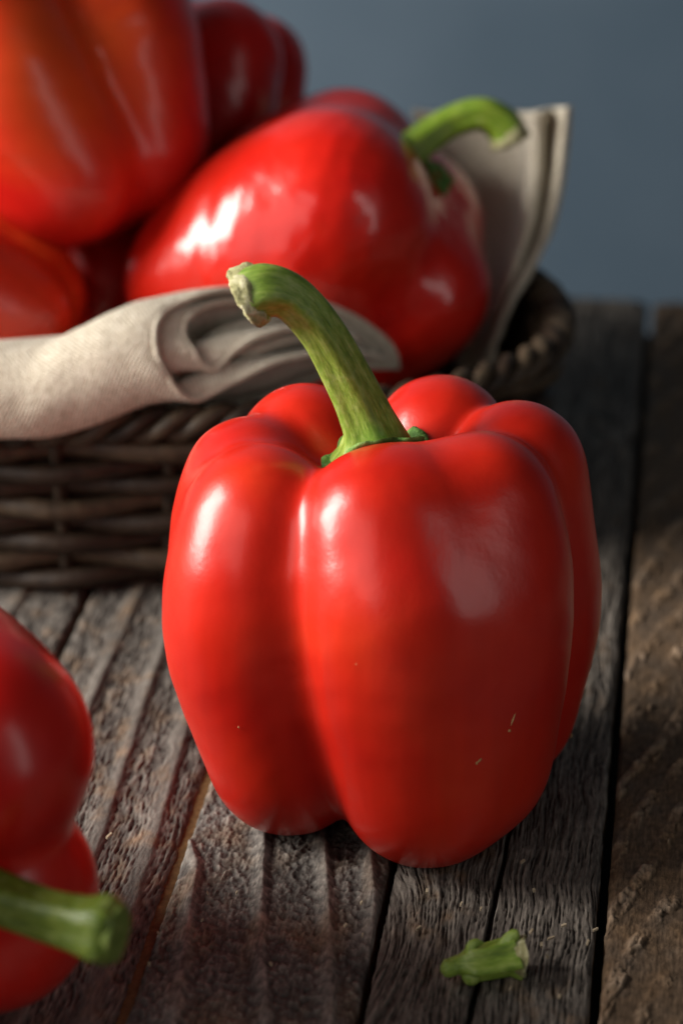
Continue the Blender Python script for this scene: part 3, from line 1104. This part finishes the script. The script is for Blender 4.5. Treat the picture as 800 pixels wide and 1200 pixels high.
NP = 440
SP = even_params(NP)
FR = np.arange(NP) / NP
rows = 8
for k in range(rows):
    z0 = 0.0040 + k * 0.0056
    ph = k % 2
    wave = 0.0026 * np.cos(math.pi * (FR * NST * 2 / 2 + ph)) * 1.0
    zz = z0 + 0.0016 * gnoise(FR * 14, FR * 0 + k, 60 + k) + 0.0006 * np.sin(FR * NST * math.pi + k)
    P = np.stack([basket_pt(np.array([s]), z, w)[0] for s, z, w in zip(SP, zz, wave)])
    rad = 0.0030 * (1 + 0.16 * gnoise(FR * 30, FR * 0 + k * 3.1, 70 + k))
    V, F = closed_tube(P - binv, rad, 10)
    mesh_obj('weaver', V, F, [M_WICKER, M_WICKER, M_WICKER2][k * 5 % 3], basket)
ss = even_params(NST)
for k in range(NST):
    P = np.stack([basket_pt(np.array([ss[k]]), z, 0.0)[0] for z in np.linspace(0.001, BH + 0.001, 8)])
    V, F = sweep(P - binv, np.full(8, 0.0019), 8)
    mesh_obj('stake', V, F, M_WICKER, basket)
# braided rim of three strands
for k in range(3):
    a = FR * 2 * math.pi * 26 + k * 2 * math.pi / 3
    out = 0.0028 * np.cos(a)
    zz = BH + 0.001 + 0.0030 * np.sin(a)
    P = np.stack([basket_pt(np.array([s]), z, w)[0] for s, z, w in zip(SP, zz, out)])
    V, F = closed_tube(P - binv, 0.0023, 10)
    mesh_obj('rim_strand', V, F, [M_WICKER2, M_WICKER, M_WICKER2][k], basket)
# base
sb = even_params(60)
bp0 = basket_pt(sb, 0.0)[:, :2]
V = [(BC[0], BC[1], 0.0035)] + [(BC[0] + (p[0] - BC[0]) * 0.985, BC[1] + (p[1] - BC[1]) * 0.985, 0.0035) for p in bp0]
V += [(x, y, 0.0016) for x, y, z in V]
F = []
for j in range(60):
    a, b = 1 + j, 1 + (j + 1) % 60
    F += [(0, a, b), (61, 61 + b, 61 + a), (a, 61 + a, 61 + b, b)]
mesh_obj('base', np.array(V) - binv, F, M_WICKER, basket, False)
# tight inner weave seen between the strands
S2 = even_params(160)
V = np.concatenate([basket_pt(S2, z, -0.0034 + 0.0006 * ((k % 2) * 2 - 1)) for k, z in enumerate(np.linspace(0.002, BH - 0.002, 14))])
mesh_obj('inner_weave', V - binv, grid_faces(14, 160, True), M_WICKER, basket)

# ------------------------------------------------------------------ linen napkin
napkin = empty('linen_napkin', (-0.03, 0.11, 0.05))
tag(napkin, 'folded beige linen napkin lining the basket, draped over its rim', 'napkin')
norg = np.array([-0.03, 0.11, 0.05])


def sheet(name, G, thick, seed=0, mat=None):
    """cloth sheet from a grid of points G[nr, nc, 3] with real thickness"""
    nr, nc = G.shape[:2]
    du = np.gradient(G, axis=0)
    dv = np.gradient(G, axis=1)
    n = np.cross(du, dv)
    n /= np.linalg.norm(n, axis=-1)[..., None] + 1e-12
    lu = np.concatenate([[0], np.cumsum(np.linalg.norm(np.diff(G[:, nc // 2], axis=0), axis=1))])
    lv = np.concatenate([[0], np.cumsum(np.linalg.norm(np.diff(G[nr // 2], axis=0), axis=1))])
    wr = 0.0005 * fbm(lu[:, None] / 0.012 + 0 * lv[None], lv[None] / 0.012 + 0 * lu[:, None], seed, 3)
    A = G + n * (thick / 2 + wr[..., None])
    B = G - n * (thick / 2 - wr[..., None])
    V = np.concatenate([A.reshape(-1, 3), B.reshape(-1, 3)])
    uv1 = np.stack(np.broadcast_arrays(lu[:, None], lv[None]), -1).reshape(-1, 2)
    UV = np.concatenate([uv1, uv1])
    F = grid_faces(nr, nc)
    off = nr * nc
    fl = [F, F[:, ::-1] + off]
    idx = np.arange(nr * nc).reshape(nr, nc)

    def strip(line, flip):
        a, b = line[:-1], line[1:]
        q = np.stack([a, b, b + off, a + off], -1)
        return q[:, ::-1] if flip else q
    fl += [strip(idx[0], True), strip(idx[-1], False), strip(idx[:, 0], False), strip(idx[:, -1], True)]
    return mesh_obj(name, V - norg, np.concatenate(fl), mat or M_LINEN, napkin, True, UV)


def fold(prof_px, ext_px, nprof, next_, name, thick, seed, y_end, y_off):
    """cloth fold: profile traced at its right end, run out to the left along the rim"""
    prof = np.array([np.append(pix(x, y, yy), 0)[:3] for x, y, yy in prof_px])
    prof = spline(prof, nprof)
    start = pix(*ext_px[0])
    path = spline([pix(*e) for e in ext_px], next_) - start
    sc = np.linspace(1.0, y_off, next_)
    c = prof.mean(0)
    sag = 0.0016 * np.sin(np.linspace(0, 9, next_))[:, None] * np.array([0, 0.3, 1.0])
    G = np.stack([(prof - c) * s + c + p for p, s in zip(path + sag, sc)], 0)
    o = sheet(name, G, thick, seed)
    hem = G[0] + 0.00025 * np.stack([gnoise(np.arange(nprof) / 4.0, np.full(nprof, 1.5 + q), seed) for q in range(3)], -1)
    V, F = sweep(hem - norg, np.full(nprof, thick * 0.62), 10)
    L = np.concatenate([[0], np.cumsum(np.linalg.norm(np.diff(hem, axis=0), axis=1))])
    uv = np.zeros((len(V), 2))
    uv[:nprof * 10, 1] = np.repeat(L, 10)
    uv[:nprof * 10, 0] = np.tile(np.arange(10) * 0.0005, nprof)
    mesh_obj('hem', V, F, M_LINEN, o, True, uv)
    return o


EXT = [(200, 400, 0.110), (120, 417, 0.105), (40, 436, 0.100), (-60, 456, 0.094), (-200, 484, 0.088)]
# outer layer (px, py, depth)
fold([(452, 420, 0.140), (400, 412, 0.128), (330, 422, 0.116), (275, 446, 0.108), (226, 468, 0.102), (196, 442, 0.100), (180, 400, 0.104),
      (196, 362, 0.112), (262, 340, 0.122), (342, 346, 0.136), (412, 371, 0.146), (456, 404, 0.150), (466, 432, 0.152)], EXT, 90, 46, 'outer_fold', 0.0015, 1, 0, 0.80)
fold([(420, 398, 0.138), (370, 384, 0.130), (320, 389, 0.120), (280, 407, 0.113), (248, 432, 0.108), (226, 412, 0.107), (214, 386, 0.111),
      (232, 362, 0.117), (280, 352, 0.126), (345, 362, 0.136), (405, 388, 0.142), (440, 412, 0.145)], EXT, 90, 40, 'inner_fold', 0.0016, 2, 0, 0.9)
fold([(420, 404, 0.140), (360, 396, 0.128), (312, 408, 0.120), (285, 420, 0.117), (275, 402, 0.119), (300, 382, 0.124), (350, 374, 0.132), (405, 394, 0.140)],
     EXT[:3], 60, 20, 'core_fold', 0.0012, 3, 0, 0.9)

# standing corner behind the stemmed pepper: rows bottom -> top (left px, right px, py, depth)
rowsC = [(535, 578, 432, 0.196), (538, 582, 398, 0.198), (535, 598, 355, 0.204), (525, 618, 320, 0.212), (512, 642, 272, 0.225), (500, 656, 215, 0.236),
         (490, 661, 165, 0.245), (484, 665, 128, 0.246)]
nr, nc = 60, 60
rc = spline(rowsC, nr)
G = np.zeros((nr, nc, 3))
for i in range(nr):
    xl, xr, py, yy = rc[i]
    t = np.linspace(0, 1, nc)
    tt = i / (nr - 1)
    for j in range(nc):
        u = t[j]
        wobble = 7 * math.sin(u * 9 + tt * 2) * tt + 4 * math.sin(u * 23)
        dep = yy - 0.010 * math.exp(-((u - 0.80) / 0.07) ** 2) * min(1, tt * 1.6) + 0.009 * math.exp(-((u - 0.90) / 0.05) ** 2) * min(1, tt * 1.4) \
            + 0.052 * (0.5 - u) * (0.3 + 0.7 * tt) - 0.003 * math.sin(u * 6.0 + 1.0)
        G[i, j] = pix(xl + (xr - xl) * u, py + (3 * math.sin(u * 11) if i > nr - 4 else 0), dep)
sheet('standing_corner', G, 0.0014, 5)
# second layer of the folded corner
G2 = G[8:, 34:].copy()
G2[..., 1] += 0.0045
G2[..., 0] += 0.0012 * np.linspace(0, 1, G2.shape[1])[None]
G2[..., 2] -= 0.0012
sheet('corner_back_layer', G2, 0.0014, 6)

# ------------------------------------------------------------------ broken stem piece on the table
bit = empty('stem_piece', (0.0300, -0.0715, 0.0))
bit.scale = (0.88, 0.88, 0.88)
tag(bit, 'small broken green stem piece lying on the planks in front of the pepper', 'stem piece')
P = spline([(-8.6, -1.0, 4.6), (-6.4, -0.4, 4.6), (-3.5, 0, 4.6), (0, 0.5, 4.8), (4.5, 1.6, 5.2), (7.0, 2.2, 5.6)], 40)
R = spline([[2.1, 0], [2.5, 0], [3.9, 0], [4.0, 0], [4.2, 0], [4.4, 0]], 40)[:, 0]


def bitmod(th, t):
    return 1 + (0.20 * np.cos(5 * th + 0.6) + 0.08 * np.cos(2 * th) + 0.06 * np.cos(9 * th)) * min(1, max(0, (t - 0.18) * 5))


V, F = sweep(P * 0.001, R * 0.001, 36, bitmod)
uv = np.zeros((len(V), 2))
uv[:40 * 36, 0] = np.tile(np.abs(np.arange(36) / 36 - 0.5) * 2, 40)
uv[:40 * 36, 1] = np.repeat(np.arange(40) / 25, 36)
mesh_obj('shaft', V, F, M_STEM, bit, True, uv)


def nub(pts, rad, mat, name):
    P = spline(pts, 14)
    R = spline([[r, 0] for r in rad], 14)[:, 0]
    V, F = sweep(P * 0.001, R * 0.001, 16)
    u = np.zeros((len(V), 2))
    u[:14 * 16, 0] = np.tile(np.abs(np.arange(16) / 16 - 0.5) * 2, 14)
    u[:14 * 16, 1] = np.repeat(np.arange(14) / 14, 16)
    return mesh_obj(name, V, F, mat, bit, True, u)


nub([(-6.6, -1, 4.6), (-8.6, -1.4, 4.5), (-10.0, -1.6, 4.4), (-10.9, -1.7, 4.4)], [1.7, 2.2, 2.0, 0.7], M_STEM, 'knob')
nub([(-3.2, 0.6, 6.0), (-3.6, 1.2, 8.4), (-2.6, 1.6, 9.4), (-1.0, 1.8, 9.3)], [2.0, 1.5, 1.1, 0.4], M_STEM, 'spur')
nub([(4.4, 2.4, 7.0), (5.6, 2.8, 9.6), (6.9, 2.9, 10.8), (7.6, 3.0, 11.0)], [2.6, 1.9, 1.5, 0.6], M_STEM, 'spur')
nub([(-3.5, -1.0, 3.6), (-3.8, -2.0, 1.8), (-4.0, -2.4, 0.6)], [2.3, 2.2, 1.2], M_STEM, 'spur')
nub([(5.8, 0.6, 3.6), (7.2, 0.0, 1.9), (8.2, -0.4, 0.5)], [2.4, 1.5, 0.5], M_STEM, 'spur')
# papery torn rim on the broad end
nr_, ns_ = 5, 40
V = []
for i in range(nr_):
    for j in range(ns_):
        th = j / ns_ * 2 * math.pi
        r = (4.2 + 0.25 * i + 0.7 * float(gnoise(np.array([math.cos(th) * 3]), np.array([math.sin(th) * 3 + 4.0]), 8)[0]) * i / 4)
        x = 6.2 + 0.7 * i + 0.5 * math.sin(th * 3)
        V.append((x, 2.0 + r * math.cos(th) * 0.9, max(0.4, 5.4 + r * math.sin(th))))
mesh_obj('torn_rim', np.array(V) * 0.001, grid_faces(nr_, ns_, True), M_CUT, bit, True)

# ------------------------------------------------------------------ splinters and crumbs scattered on the boards
cv, cf = [], []
rg = random.Random(4)
spots = [(128, 980, 9, 0.9), (115, 1045, 5, 0.5), (622, 1092, 5, 0.8), (645, 1100, 8, 0.2), (688, 1105, 6, 1.2), (634, 1108, 5, 1.5), (605, 1128, 8, 0.3),
         (480, 1012, 6, 0.1), (612, 1010, 5, 0.4), (540, 1060, 4, 1.0), (697, 1090, 6, 0.2), (490, 1088, 6, 0.6), (500, 1045, 5, 1.4), (660, 1085, 6, 0.0)]
spots += [(rg.uniform(150, 690), rg.uniform(1030, 1190), rg.uniform(1.5, 3.5), rg.uniform(0, 3)) for _ in range(14)]
for px_, py_, ln, an in spots:
    a0, a1 = (px_ - 400) / 3000.0, -(py_ - 600) / 3000.0
    d = np.array([a0, a1 * math.sin(PITCH) + math.cos(PITCH), a1 * math.cos(PITCH) - math.sin(PITCH)])
    p = np.array([0, -CAM_D, CAM_H]) + d * ((0.0012 - CAM_H) / d[2])
    l = ln * 0.00018 / 2
    w = 0.00016 + rg.random() * 0.00016
    dx, dy = math.cos(an) * l, math.sin(an) * l
    nx, ny = -math.sin(an) * w, math.cos(an) * w
    b0 = len(cv)
    for s in (-1, 1):
        lift = 0.0004 if s > 0 else 0.0
        for o1, o2 in ((-1, -0.0003), (1, -0.0003), (1, 0.0002), (-1, 0.0002)):
            cv.append((p[0] + dx * s + nx * o1, p[1] + dy * s + ny * o1, p[2] + o2 + lift))
    for q in ((0, 1, 2, 3), (7, 6, 5, 4), (0, 4, 5, 1), (1, 5, 6, 2), (2, 6, 7, 3), (3, 7, 4, 0)):
        cf.append(tuple(b0 + i for i in q))
cr = mesh_obj('wood_crumbs', cv, cf, M_CRUMB, None, False)
tag(cr, 'pale splinters and crumbs scattered over the planks', 'crumbs', kind='stuff')
